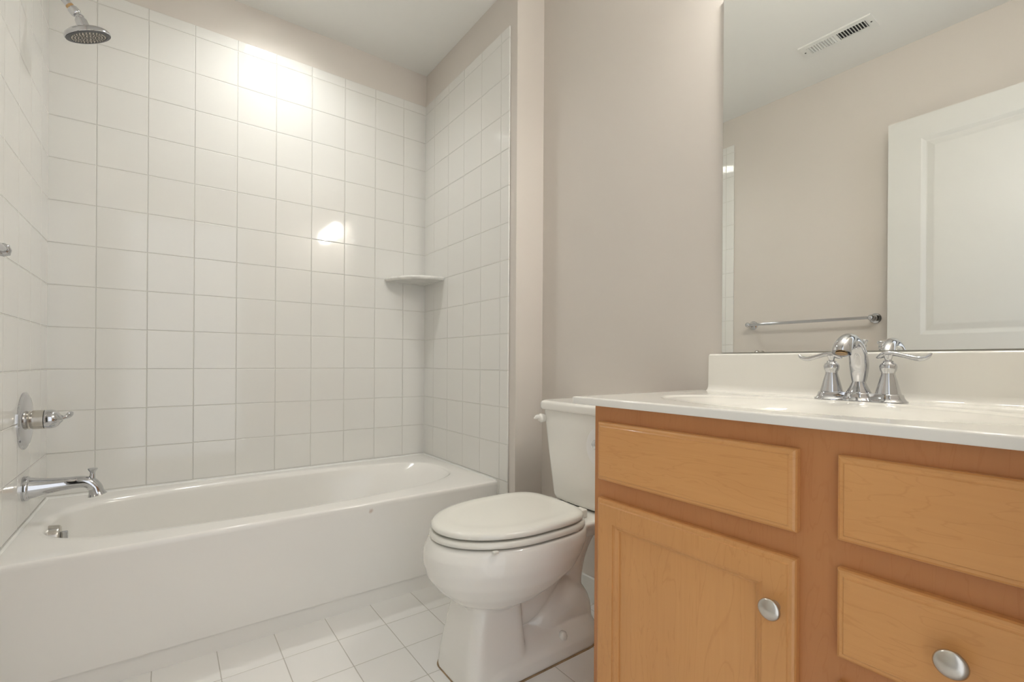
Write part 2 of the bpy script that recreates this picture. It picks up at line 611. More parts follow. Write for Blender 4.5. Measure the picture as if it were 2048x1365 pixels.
def tub_rings():
    rings = []
    # apron from the floor upward and over the front edge
    for z, f in ((0.0, -0.662), (0.052, -0.668), (0.058, -0.674), (0.062, -0.676), (0.20, -0.692), (0.35, -0.705), (0.368, -0.709), (0.378, -0.7085), (0.3835, -0.7055), (TUBZ, -0.699)):
        rect_ = [ray_rect(a, OXA, OXB, OYT0, OYT1) for a in ANG]
        rings.append([Vector((p.x, max(p.y, f), z)) for p in rect_])
    outer = rings[-1]
    for t, dz in ((0.5, 0.0), (0.80, 0.0)):
        rings.append([outer[i].lerp(Vector((OPEN[i].x, OPEN[i].y, TUBZ)), t) for i in range(NA)])
    def inset(i, d):
        p = OPEN[i]
        v = (TC - p).normalized()
        # mostly along the local normal
        tng = (OPEN[(i + 1) % NA] - OPEN[i - 1]).normalized()
        nrm = Vector((-tng.y, tng.x))
        if nrm.dot(v) < 0: nrm = -nrm
        return p + nrm * d
    for d, dz in ((0.0, -0.001), (0.006, -0.004), (0.011, -0.010), (0.014, -0.019)):
        soft = [max(0.0, math.cos(a)) ** 2 for a in ANG]
        rings.append([Vector((*inset(i, d), TUBZ + dz * (1 - 0.47 * soft[i]))) for i in range(NA)])
    top = [inset(i, 0.014) for i in range(NA)]
    bot = [bottom_pt(a) for a in ANG]
    for t in (0.08, 0.18, 0.32, 0.48, 0.64, 0.78, 0.89, 0.96, 1.0):
        ring = []
        for i in range(NA):
            c = math.cos(ANG[i])
            right = max(0.0, c) ** 2
            w_steep = 1 - (1 - t) ** 0.45 if t < 1 else 1
            pos = t ** 2.2 * (1 - right) + t ** 1.05 * right
            q = top[i].lerp(bot[i], pos)
            zt = (1 - right) * math.sin(t * PI / 2) ** 1.15 + right * t ** 1.25
            z = (TUBZ - 0.010 - 0.009 * (1 - right)) + (0.07 - (TUBZ - 0.010 - 0.009 * (1 - right))) * zt
            ring.append(Vector((q.x, q.y, z)))
        rings.append(ring)
    c0 = Vector((0.6, -0.342, 0.062))
    rings.append([Vector((bot[i].x, bot[i].y, 0.07)).lerp(c0, 0.5) for i in range(NA)])
    rings.append([Vector((bot[i].x, bot[i].y, 0.07)).lerp(c0, 0.97) for i in range(NA)])
    return rings

tub = thing('bathtub', 'white alcove bathtub with straight apron below the tiled walls', 'bathtub', (TW / 2, -0.35, 0))
bm = bmesh.new()
loft(bm, tub_rings(), cap0=False, cap1=True)
finish('tub_shell', bm, tubm, tub, True, 50)
bm = bmesh.new()
lathe(bm, [(0.0, 0.036), (0.024, 0.0355), (0.029, 0.034), (0.032, 0.029), (0.033, 0.0)], (0.050, -0.34, 0.338), (1, 0, -0.05), 36)
ov = finish('overflow_plate', bm, nickel, tub)
bm = bmesh.new()
box(bm, (0.083, -0.346, 0.319), (0.100, -0.334, 0.352), 0.004)
finish('trip_lever', bm, chrome, ov)
bm = bmesh.new()
def bead(p0, p1, n0, n1):
    # quarter-round bead in the corner between rim and tile; n0, n1 point away from the wall at both ends
    secs = []
    for p, n_ in ((p0, n0), (p1, n1)):
        p, n_ = Vector(p), Vector(n_)
        sec = [p + n_ * 0.0003]
        for k in range(5):
            a = PI / 2 * k / 4
            sec.append(p + n_ * 0.0055 * (1 - math.sin(a)) + n_ * 0.0003 + Vector((0, 0, 0.0055 * (1 - math.cos(a)))))
        secs.append(sec)
    loft(bm, secs)
zc = TUBZ + 0.0001
bead((0.0, -0.0006, zc), (TW, -0.0006, zc), (1, -1, 0), (-1, -1, 0))
bead((0.0006, -0.70, zc), (0.0006, 0.0, zc), (1, 0, 0), (1, -1, 0))
bead((TW - 0.0006, -0.70, zc), (TW - 0.0006, 0.0, zc), (-1, 0, 0), (-1, -1, 0))
finish('caulk_bead', bm, white_trim, tub, False)
bm = bmesh.new()
lathe(bm, [(0, 0.034), (0.003, 0.033), (0.004, 0.022), (0.001, 0.02), (0.001, 0.0)], (0.26, -0.342, 0.069), (0, 0, 1), 32)
finish('drain', bm, chrome, tub)

# ------------------------------------------------------------------ tub spout
sp = thing('tub_spout', 'chrome tub spout with diverter knob above the tub end', 'spout', (0, -0.34, 0.495))
bm = bmesh.new()
lathe(bm, [(0, 0.037), (0.010, 0.037), (0.013, 0.035), (0.015, 0.0325), (0.016, 0.0)], (0, -0.34, 0.496), (1, 0, 0), 36)
finish('flange', bm, chrome, sp)
bm = bmesh.new()
tube(bm, [(0.014, -0.34, 0.496), (0.045, -0.34, 0.4965), (0.09, -0.34, 0.498), (0.125, -0.34, 0.499), (0.148, -0.34, 0.494), (0.162, -0.34, 0.478), (0.166, -0.34, 0.462), (0.168, -0.34, 0.452)],
     [0.032, 0.0255, 0.020, 0.0185, 0.0185, 0.0180, 0.0195, 0.0240], 32)
finish('spout_body', bm, chrome, sp)
bm = bmesh.new()
lathe(bm, [(0, 0.008), (0.012, 0.006), (0.018, 0.0065), (0.027, 0.0125), (0.030, 0.0125), (0.031, 0.010), (0.031, 0.0)], (0.155, -0.34, 0.508), (0.05, 0, 1), 24)
finish('diverter_knob', bm, chrome, sp)

# ------------------------------------------------------------------ shower valve
sv = thing('shower_valve', 'round chrome shower valve plate with lever on the left tiled wall', 'faucet', (0, -0.34, 0.70))
bm = bmesh.new()
lathe(bm, [(0, 0.086), (0.003, 0.086), (0.006, 0.083), (0.0065, 0.079), (0.010, 0.074), (0.012, 0.060), (0.013, 0.035), (0.013, 0.0)], (0, -0.34, 0.70), (1, 0, 0), 56)
finish('escutcheon', bm, chrome, sv)
bm = bmesh.new()
lathe(bm, [(0.012, 0.030), (0.016, 0.026), (0.018, 0.0265), (0.022, 0.0285), (0.045, 0.0285), (0.0455, 0.0275)], (0, -0.34, 0.702), (1, 0, 0), 40)
finish('sleeve', bm, nickel, sv)
bm = bmesh.new()
lathe(bm, [(0.0465, 0.0275), (0.047, 0.0290), (0.062, 0.0288), (0.070, 0.026), (0.077, 0.021), (0.081, 0.014), (0.086, 0.009), (0.088, 0.0)], (0, -0.34, 0.702), (1, 0, 0), 40)
hb = finish('handle_hub', bm, chrome, sv)
bm = bmesh.new()
lathe(bm, [(0.0452, 0.0278), (0.0467, 0.0278)], (0, -0.34, 0.702), (1, 0, 0), 40)
finish('gap_ring', bm, dark, sv)
bm = bmesh.new()
tube(bm, [(0.080, -0.34, 0.702), (0.088, -0.339, 0.704), (0.094, -0.335, 0.707), (0.099, -0.327, 0.711), (0.103, -0.317, 0.714), (0.106, -0.308, 0.717)],
     [0.008, 0.006, 0.0075, 0.0095, 0.008, 0.002], 18, flat=((1, 0, 0), 0.7))
finish('lever', bm, chrome, hb)

# ------------------------------------------------------------------ shower head
sh = thing('shower_fixture', 'round chrome rain shower head on bent arm, top left', 'shower head', (0, -0.34, 2.03))
bm = bmesh.new()
lathe(bm, [(0, 0.030), (0.004, 0.029), (0.012, 0.018), (0.014, 0.0)], (0, -0.34, 2.055), (1, 0, 0), 32)
finish('flange', bm, chrome, sh)
bm = bmesh.new()
tube(bm, [(0.0, -0.34, 2.055), (0.03, -0.34, 2.052), (0.05, -0.34, 2.040), (0.075, -0.34, 2.014), (0.100, -0.34, 1.985)], [0.0105] * 5, 20)
finish('arm', bm, chrome, sh)
AX = Vector((0.66, 0, -0.75)).normalized()
A0 = Vector((0.098, -0.34, 1.987))
bm = bmesh.new()
lathe(bm, [(-0.004, 0.0112), (0.004, 0.0112)], A0, AX, 20)
finish('thread_seal', bm, brass, sh)
bm = bmesh.new()
lathe(bm, [(0.004, 0.0125), (0.007, 0.0145), (0.020, 0.0145), (0.024, 0.0125), (0.026, 0.010), (0.028, 0.011), (0.034, 0.0125), (0.040, 0.009), (0.041, 0)], A0, AX, 28)
finish('swivel_nut', bm, chrome, sh)
HC = Vector((0.1355, -0.340, 1.921))
HD = Vector((0.42, 0.19, -1.0)).normalized()
bm = bmesh.new()
d_, u_, v_ = frame_of(HD)
lathe(bm, [(-0.040, 0.012), (-0.034, 0.0155), (-0.017, 0.0165), (-0.014, 0.020), (-0.011, 0.034), (-0.007, 0.047), (-0.001, 0.0565), (0.005, 0.0605), (0.010, 0.0605), (0.012, 0.059), (0.0121, 0.0)], HC, HD, 56)
hd = finish('head_body', bm, chrome, sh)
bm = bmesh.new()
lathe(bm, [(0.0115, 0.0590), (0.0135, 0.0585), (0.0140, 0.0490), (0.0128, 0.0485), (0.0125, 0.0)], HC, HD, 56)
finish('rubber_ring', bm, darkring, hd)
bm = bmesh.new()
lathe(bm, [(0.0122, 0.0488), (0.0132, 0.0485), (0.0136, 0.0)], HC, HD, 48)
finish('spray_face', bm, nozzle, hd)
bm = bmesh.new()
for rr_, cnt in ((0.010, 6), (0.018, 12), (0.027, 18), (0.035, 24), (0.043, 30)):
    for k in range(cnt):
        a = 2 * PI * k / cnt + rr_ * 40
        p = HC + HD * 0.013 + u_ * rr_ * math.cos(a) + v_ * rr_ * math.sin(a)
        lathe(bm, [(0, 0.0017), (0.0022, 0.0011), (0.0024, 0)], p, HD, 6)
finish('nozzles', bm, nickel, hd)

# ------------------------------------------------------------------ corner shelf
bm = bmesh.new()
R = 0.225
rings = []
def shelf_ring(off, z):
    pts = [Vector((TW, 0.0, z))]
    n = 28
    ex = []
    for k in range(n + 1):
        a = PI + (PI / 2) * k / n
        r = R - off
        ex.append(Vector((TW + r * math.cos(a), r * math.sin(a), z)))
    return pts + ex
for off, z in ((0.012, 1.296), (0.004, 1.298), (0.0, 1.303), (0.0, 1.309), (0.003, 1.314), (0.010, 1.316)):
    rings.append(shelf_ring(off, z))
loft(bm, rings)
tag(finish('corner_shelf', bm, shelfm, None, True, 50), 'white marbled quarter-round shelf in the tiled shower corner', 'shelf')

# ------------------------------------------------------------------ toilet
TY = -1.192
def egg(xf, xb, hw, z, n=72, back=0.75, cfrac=0.55, front=1.0):
    """plan outline of a bowl: pointed oval in front (-x), squarer at the back"""
    cx = xf + (xb - xf) * cfrac
    pts = []
    for k in range(n):
        a = 2 * PI * k / n
        c, s = math.cos(a), math.sin(a)
        if c < 0:
            e = front
            x = cx - (cx - xf) * abs(c) ** e
            y = hw * (abs(s) ** e) * (1 if s >= 0 else -1)
        else:
            x = cx + (xb - cx) * abs(c) ** back
            y = hw * (abs(s) ** back) * (1 if s >= 0 else -1)
        pts.append(Vector((x, TY + y, z)))
    return pts

def remeshed(name, bm, mat, parent, voxel, smooth_it, angle=60):
    bmesh.ops.recalc_face_normals(bm, faces=bm.faces)
    me = bpy.data.meshes.new('tmp')
    bm.to_mesh(me); bm.free()
    o = bpy.data.objects.new('tmp', me)
    COL.objects.link(o)
    m = o.modifiers.new('r', 'REMESH'); m.mode = 'VOXEL'; m.voxel_size = voxel
    s = o.modifiers.new('s', 'SMOOTH'); s.factor = 0.5; s.iterations = smooth_it
    dg = bpy.context.evaluated_depsgraph_get()
    me2 = bpy.data.meshes.new_from_object(o.evaluated_get(dg))
    bpy.data.objects.remove(o)
    bpy.data.meshes.remove(me)
    me2.name = name
    me2.materials.clear(); me2.materials.append(mat)
    for p in me2.polygons: p.use_smooth = True
    o2 = bpy.data.objects.new(name, me2)
    COL.objects.link(o2)
    o2.parent = parent
    o2.matrix_parent_inverse = mw(parent).inverted()
    return o2

toilet = thing('toilet', 'white two-piece toilet with closed lid between bathtub and vanity', 'toilet', (1.2, TY, 0))
bm = bmesh.new()
# bowl
loft(bm, [egg(1.04, 1.20, 0.060, 0.186), egg(1.020, 1.215, 0.090, 0.199), egg(0.985, 1.260, 0.128, 0.224), egg(0.952, 1.315, 0.156, 0.254), egg(0.925, 1.370, 0.179, 0.290),
          egg(0.912, 1.398, 0.189, 0.330), egg(0.914, 1.415, 0.189, 0.360), egg(0.925, 1.420, 0.184, 0.383), egg(0.933, 1.420, 0.178, 0.392)])
# column under the front of the bowl
def col_ring(xf, xb, hw, z, r=0.035):
    return rrect(xf, xb, TY - hw, TY + hw, r, z)
loft(bm, [col_ring(0.985, 1.190, 0.112, 0.0, 0.045), col_ring(0.990, 1.188, 0.106, 0.05, 0.04), col_ring(1.006, 1.182, 0.093, 0.13, 0.034), col_ring(1.020, 1.178, 0.086, 0.19, 0.03), col_ring(1.03, 1.178, 0.082, 0.23, 0.03)])
# foot
loft(bm, [rrect(0.99, 1.50, TY - 0.121, TY + 0.121, 0.10, 0.0), rrect(0.992, 1.498, TY - 0.119, TY + 0.119, 0.10, 0.035), rrect(1.02, 1.49, TY - 0.106, TY + 0.106, 0.09, 0.052), rrect(1.05, 1.48, TY - 0.080, TY + 0.080, 0.07, 0.075), rrect(1.08, 1.47, TY - 0.05, TY + 0.05, 0.045, 0.095)])
# trapway: down behind the bowl, up and over
tube(bm, [(1.10, TY, 0.225), (1.18, TY, 0.160), (1.25, TY, 0.165), (1.33, TY, 0.240), (1.40, TY, 0.330), (1.46, TY, 0.350)], [0.055, 0.066, 0.066, 0.060, 0.056, 0.05], 24)
tube(bm, [(1.26, TY, 0.05), (1.31, TY, 0.10), (1.37, TY, 0.12), (1.42, TY, 0.085), (1.43, TY, 0.03)], [0.065, 0.078, 0.082, 0.078, 0.074], 24)
tube(bm, [(1.43, TY, 0.06), (1.425, TY, 0.16), (1.44, TY, 0.26), (1.46, TY, 0.35)], [0.050, 0.044, 0.050, 0.075], 24)
loft(bm, [rrect(1.17, 1.44, TY - 0.018, TY + 0.018, 0.012, 0.05), rrect(1.17, 1.44, TY - 0.018, TY + 0.018, 0.012, 0.33)])
# deck the tank stands on
loft(bm, [rrect(1.40, 1.575, TY - 0.10, TY + 0.10, 0.03, 0.335), rrect(1.38, 1.59, TY - 0.125, TY + 0.125, 0.035, 0.365), rrect(1.36, 1.595, TY - 0.135, TY + 0.135, 0.035, 0.387), rrect(1.37, 1.590, TY - 0.130, TY + 0.130, 0.035, 0.393)])
remeshed('bowl', bm, ceramic, toilet, 0.0045, 7)

def seat_ring(xf, xb, hw, z):
    return egg(xf, xb, hw, z + 0.006, 80, 0.52, 0.52)
bm = bmesh.new()
SXF, SXB, SHW = 0.931, 1.392, 0.176
loft(bm, [seat_ring(SXF + 0.008, SXB - 0.004, SHW - 0.008, 0.390), seat_ring(SXF + 0.001, SXB, SHW - 0.001, 0.3925), seat_ring(SXF, SXB, SHW, 0.398), seat_ring(SXF + 0.002, SXB, SHW - 0.002, 0.405), seat_ring(SXF + 0.008, SXB - 0.004, SHW - 0.008, 0.408)])
seat = finish('seat', bm, seatmat, toilet, True, 60)
for (bx, by) in ((1.03, -0.150), (1.03, 0.150), (1.31, -0.155), (1.31, 0.155)):
    bm = bmesh.new()
    box(bm, (bx - 0.008, TY + by - 0.006, 0.391), (bx + 0.008, TY + by + 0.006, 0.3975), 0.002)
    finish('bumper', bm, seatmat, seat)
bm = bmesh.new()
LX0, LX1, LHW = 0.936, 1.388, 0.171
loft(bm, [seat_ring(LX0 + 0.010, LX1 - 0.006, LHW - 0.010, 0.4115), seat_ring(LX0 + 0.002, LX1, LHW - 0.002, 0.4140), seat_ring(LX0, LX1, LHW, 0.419), seat_ring(LX0 + 0.002, LX1 - 0.001, LHW - 0.002, 0.4255),
          seat_ring(LX0 + 0.008, LX1 - 0.006, LHW - 0.008, 0.4300), seat_ring(LX0 + 0.022, LX1 - 0.018, LHW - 0.020, 0.4325), seat_ring(LX0 + 0.045, LX1 - 0.035, LHW - 0.040, 0.4330), seat_ring(LX0 + 0.052, LX1 - 0.040, LHW - 0.046, 0.4318), seat_ring(LX0 + 0.08, LX1 - 0.06, LHW - 0.07, 0.4318), seat_ring(1.15, 1.2, 0.01, 0.4325)])
finish('lid', bm, seatmat, toilet, True, 70)
for s in (-1, 1):
    bm = bmesh.new()
    box(bm, (1.396, TY + s * 0.072 - 0.018, 0.392), (1.426, TY + s * 0.072 + 0.018, 0.420), 0.005, 3)
    finish('hinge_cap', bm, seatmat, toilet)

def tank_ring(xf, xb, hw, z, r=0.03, bow=0.010):
    pts = rrect(xf, xb, TY - hw, TY + hw, r, z, 8)
    out = []
    for p in pts:
        if p.x < (xf + xb) / 2:
            t = 1 - ((p.y - TY) / hw) ** 2
            p = p + Vector((-bow * t, 0, 0))
        out.append(p)
    return out

def densify(pts, seg=0.02):
    out = []
    for a, c in zip(pts, pts[1:] + pts[:1]):
        n = max(1, int((c - a).length / seg))
        for k in range(n):
            out.append(a.lerp(c, k / n))
    return out

def dense_tank(args):
    xf, xb, hw, z = args[:4]
    r = args[4] if len(args) > 4 else 0.03
    base = rrect(xf, xb, TY - hw, TY + hw, r, z, 8)
    out = []
    for i, a in enumerate(base):
        c = base[(i + 1) % len(base)]
        n = 10 if (c - a).length > 0.05 else 1
        for k in range(n):
            out.append(a.lerp(c, k / n))
    res = []
    for p in out:
        if p.x < (xf + xb) / 2:
            t = 1 - min(1, abs((p.y - TY) / hw)) ** 2
            p = p + Vector((-0.012 * t, 0, 0))
        res.append(p)
    return res
bm = bmesh.new()
loft(bm, [dense_tank(a) for a in ((1.487, 1.585, 0.125, 0.396), (1.478, 1.592, 0.137, 0.402), (1.474, 1.596, 0.143, 0.414), (1.466, 1.603, 0.165, 0.57), (1.460, 1.609, 0.184, 0.718))])
tank = finish('tank', bm, ceramic, toilet, True, 60)
bm = bmesh.new()
loft(bm, [dense_tank(a) for a in ((1.458, 1.610, 0.184, 0.714), (1.451, 1.614, 0.191, 0.716), (1.449, 1.615, 0.193, 0.722), (1.449, 1.615, 0.193, 0.737), (1.452, 1.613, 0.190, 0.744), (1.460, 1.607, 0.182, 0.748))])
finish('tank_lid', bm, ceramic, toilet, True, 60)
bm = bmesh.new()
LV = Vector((1.452, TY + 0.163, 0.683))
lathe(bm, [(-0.006, 0.013), (0.006, 0.0165), (0.012, 0.0165), (0.018, 0.012), (0.020, 0.0)], LV, (-1, 0.12, 0), 28)
tube(bm, [LV + Vector((-0.010, 0.0, 0.004)), LV + Vector((-0.020, 0.010, 0.003)), LV + Vector((-0.026, 0.014, 0.000)), LV + Vector((-0.031, 0.017, -0.001))], [0.009, 0.009, 0.006, 0.002], 16)
finish('flush_lever', bm, ceramic, tank)
for s in (-1, 1):
    bm = bmesh.new()
    lathe(bm, [(0, 0.0145), (0.010, 0.0140), (0.018, 0.0105), (0.022, 0.005), (0.0225, 0)], (1.315, TY + s * 0.094, 0.050), (0, s * 0.25, 1), 24)
    finish('bolt_cap', bm, ceramic, toilet)
    bm = bmesh.new()
    lathe(bm, [(0, 0.010), (0.006, 0.010), (0.007, 0.004), (0.02, 0.004)], (1.50, TY + s * 0.09, 0.3385), (0, 0, -1), 6)
    finish('tank_nut', bm, nickel, toilet)
bm = bmesh.new()
a = [p for p in rrect(0.987, 1.503, TY - 0.124, TY + 0.124, 0.102, 0.0)]
c = [p + Vector((0, 0, 0.003)) for p in rrect(0.989, 1.501, TY - 0.122, TY + 0.122, 0.10, 0.0)]
loft(bm, [a, c])
a = rrect(0.983, 1.19, TY - 0.114, TY + 0.114, 0.046, 0.0)
c = [p + Vector((0, 0, 0.003)) for p in rrect(0.984, 1.188, TY - 0.113, TY + 0.113, 0.045, 0.0)]
loft(bm, [a, c])
finish('floor_caulk', bm, caulkm, toilet, False)

# ------------------------------------------------------------------ vanity cabinet
FX = 1.118          # plane of the face frame
VY0, VY1 = -1.606, YN + 0.004
CTZ, CTT = 0.8075, 0.0165
van = thing('vanity_cabinet', 'orange maple bathroom vanity cabinet below the white sink top', 'cabinet', ((FX + MX) / 2, (VY0 + VY1) / 2, 0))
bm = bmesh.new()
ZB = CTZ - CTT - 0.001
box(bm, (FX + 0.019, VY0 - 0.016, 0.0), (MX - 0.0, VY0, ZB))
box(bm, (FX + 0.019, VY1, 0.0), (MX - 0.0, VY1 + 0.016, ZB))
box(bm, (FX + 0.019, VY1 + 0.016, 0.10), (MX, VY0 - 0.016, 0.116))
box(bm, (FX + 0.075, VY1 + 0.016, 0.0), (FX + 0.09, VY0 - 0.016, 0.10))
finish('carcass', bm, wood_frame, van, False)
D1 = (-1.6265, -2.0285)
D2 = (-2.0815, -2.3305)
bm = bmesh.new()
def ff(y0, y1, z0, z1):
    box(bm, (FX, min(y0, y1), z0), (FX + 0.019, max(y0, y1), z1))
ff(VY0, VY0 - 0.038, 0.10, ZB)
ff(D1[1] + 0.012, D2[0] - 0.012, 0.10, ZB)
ff(VY1, D2[1] + 0.012, 0.10, ZB)
for z0, z1 in ((0.744, ZB), (0.575, 0.640), (0.10, 0.135)):
    ff(VY0 - 0.038, D1[1] + 0.012, z0, z1)
for z0, z1 in ((0.744, ZB), (0.586, 0.648), (0.425, 0.485), (0.262, 0.318), (0.10, 0.135)):
    ff(D2[0] - 0.012, D2[1] + 0.012, z0, z1)
finish('face_frame', bm, wood_frame, van, False)

def front_slab(bm, y0, y1, z0, z1, hole=None):
    """drawer front: slab with a small step and rounded edge all round"""
    ya, yb = min(y0, y1), max(y0, y1)
    steps = [(0.0, FX - 0.0002), (0.0, FX - 0.010), (0.0015, FX - 0.0135), (0.0045, FX - 0.0158), (0.0085, FX - 0.0165), (0.0095, FX - 0.0175), (0.0105, FX - 0.0190)]
    rings = []
    for ins, x in steps:
        rings.append([Vector((x, ya + ins, z0 + ins)), Vector((x, yb - ins, z0 + ins)), Vector((x, yb - ins, z1 - ins)), Vector((x, ya + ins, z1 - ins))])
    return rings

def drawer(name, y0, y1, z0, z1, mat):
    bm = bmesh.new()
    loft(bm, front_slab(bm, y0, y1, z0, z1))
    return finish(name, bm, mat, van, False)

def knob(y, z, parent):
    bm = bmesh.new()
    lathe(bm, [(0, 0.008), (0.002, 0.0075), (0.006, 0.0055), (0.012, 0.0055), (0.015, 0.010), (0.017, 0.0150), (0.019, 0.0165), (0.021, 0.0165), (0.0235, 0.0145), (0.0255, 0.0095), (0.0265, 0.004), (0.0267, 0.0)], (FX - 0.0188, y, z), (-1, 0, 0), 40)
    return finish('knob', bm, nickel, parent, True, 60)

f = drawer('false_drawer_front', D1[0], D1[1], 0.631, 0.757, wood_front_a)
f = drawer('drawer_front', D2[0], D2[1], 0.6375, 0.757, wood_front_b)
f = drawer('drawer_front', D2[0], D2[1], 0.474, 0.5985, wood_front_c)
knob(-2.206, 0.5365, f)
f = drawer('drawer_front', D2[0], D2[1], 0.308, 0.436, wood_front_a)
knob(-2.206, 0.372, f)
f = drawer('drawer_front', D2[0], D2[1], 0.122, 0.272, wood_front_b)
knob(-2.206, 0.197, f)
# door: frame with a recessed flat panel
ya, yb, z0, z1 = D1[1], D1[0], 0.122, 0.5915
SW = 0.047
bm = bmesh.new()
outer = front_slab(bm, ya, yb, z0, z1)
rings = outer
def rect(ins, x):
    return [Vector((x, ya + ins, z0 + ins)), Vector((x, yb - ins, z0 + ins)), Vector((x, yb - ins, z1 - ins)), Vector((x, ya + ins, z1 - ins))]
rings = rings + [rect(SW, FX - 0.019), rect(SW + 0.0005, FX - 0.0165), rect(SW + 0.005, FX - 0.0158), rect(SW + 0.010, FX - 0.0120), rect(SW + 0.0125, FX - 0.0110), rect(SW + 0.013, FX - 0.0080), rect(SW + 0.013, FX - 0.005)]
loft(bm, rings, cap0=False, cap1=False)
cd_ = finish('cabinet_door', bm, wood_rail, van, False)
boxo('door_panel', (FX - 0.0082, ya + SW + 0.010, z0 + SW + 0.010), (FX - 0.003, yb - SW - 0.010, z1 - SW - 0.010), wood_vert, cd_)
knob(-2.0015, 0.5135, cd_)

# ------------------------------------------------------------------ sink top
CX0, CX1, CY0, CY1 = 1.096, MX - 0.0005, YN + 0.002, -1.555
top = thing('vanity_sink', 'glossy white vanity top with oval integral basin and backsplash', 'sink', ((CX0 + CX1) / 2, -1.972, CTZ))
bm = bmesh.new()
NX, NY = 90, 150
BC = Vector((1.322, -1.972))
BA, BB = 0.172, 0.318
def top_z(x, y):
    r = math.sqrt(((x - BC.x) / BA) ** 2 + ((y - BC.y) / BB) ** 2)
    z = CTZ
    if r < 1.0:
        z -= 0.0035 * smooth01((1.0 - r) / 0.05)
        z -= 0.012 * smooth01((0.97 - r) / 0.42)
        r2_ = math.sqrt(((x - BC.x) / (BA * 0.80)) ** 2 + ((y - BC.y) / (BB * 0.62)) ** 2)
        z -= 0.125 * smooth01((1.0 - r2_) / 0.85)
    return z
ed = 0.004
xs = [CX0 + ed + (CX1 - CX0 - ed) * i / NX for i in range(NX + 1)]
ys = [CY0 + (CY1 - ed - CY0) * j / NY for j in range(NY + 1)]
g = [[bm.verts.new((x, y, top_z(x, y))) for y in ys] for x in xs]
for i in range(NX):
    for j in range(NY):
        bm.faces.new((g[i][j], g[i + 1][j], g[i + 1][j + 1], g[i][j + 1]))
border = [g[0][j] for j in range(NY + 1)] + [g[i][NY] for i in range(1, NX + 1)]
# rounded edge on the front (-x) and the left end (+y), then down and under
def edge_pts(v, k, front, end):
    x, y = v.co.x, v.co.y
    offs = [(ed * 0.7, -ed * 0.3), (ed, -ed), (ed, -CTT + 0.002), (ed - 0.0015, -CTT), (-0.03, -CTT)][k]
    nx = x - (offs[0] if front else 0)
    ny = y + (offs[1 - 1] if end else 0)
    return (nx, ny, CTZ + offs[1])
prev = border
for k in range(5):
    cur = []
    for n_, v in enumerate(border):
        front = n_ <= NY
        end = n_ >= NY
        cur.append(bm.verts.new(edge_pts(v, k, front, end)))
    for a_, (p0, p1, c0, c1) in enumerate(zip(prev[:-1], prev[1:], cur[:-1], cur[1:])):
        bm.faces.new((p0, p1, c1, c0))
    prev = cur
finish('countertop', bm, marble, top, True, 50)
# cove and backsplash
bm = bmesh.new()
prof = [(MX - 0.0005, CTZ - 0.001), (MX - 0.034, CTZ - 0.0002), (MX - 0.030, CTZ + 0.0012), (MX - 0.026, CTZ + 0.004), (MX - 0.0225, CTZ + 0.010), (MX - 0.0215, CTZ + 0.018), (MX - 0.020, CTZ + 0.099), (MX - 0.018, CTZ + 0.103), (MX - 0.014, CTZ + 0.1045), (MX - 0.0005, CTZ + 0.1045)]
BY = -1.584
secs = []
for y, e in ((CY0, 0), (BY - 0.004, 0.0), (BY - 0.001, 0.0015), (BY, 0.004)):
    c_ = Vector((MX - 0.008, CTZ + 0.05))
    secs.append([Vector((x + (e if x < MX - 0.01 else 0), y, z - (e if z > CTZ + 0.09 else 0))) for x, z in prof])
loft(bm, secs)
finish('backsplash', bm, marble, top, True, 50)
bm = bmesh.new()
lathe(bm, [(0, 0.022), (0.003, 0.021), (0.004, 0.0)], (BC.x, BC.y, top_z(BC.x, BC.y) - 0.0005), (0, 0, 1), 28)
finish('drain', bm, chrome, top)

# ------------------------------------------------------------------ faucet
FXC, FYC = 1.533, -1.972
fau = thing('sink_faucet', 'chrome two-handle sink faucet with curved spout below the mirror', 'faucet', (FXC, FYC, CTZ + 0.0005))
Z0 = CTZ + 0.0005
bm = bmesh.new()
def base_ring(s, z, r0=0.031, flare=0.0):
    # three merged circles: two wide ends and a middle
    pts = []
    n = 96
    for k in range(n):
        a = 2 * PI * k / n
        d = Vector((math.cos(a), math.sin(a)))
        best = 0
        for cy, r in ((-0.0508, r0 + flare), (0.0508, r0 + flare), (0.0, r0 + flare * 0.6)):
            cdot = d.y * cy
            disc = cdot * cdot - (cy * cy - r * r)
            if disc > 0:
                best = max(best, cdot + math.sqrt(disc))
        pts.append(Vector((FXC + d.x * best * s, FYC + d.y * best * s, z)))
    return pts
loft(bm, [base_ring(1, Z0, 0.033), base_ring(1, Z0 + 0.002, 0.0325), base_ring(1, Z0 + 0.004, 0.0295), base_ring(1, Z0 + 0.009, 0.0265), base_ring(1, Z0 + 0.015, 0.0248), base_ring(0.97, Z0 + 0.0165, 0.0235)])
finish('base_plate', bm, chrome, fau, True, 50)
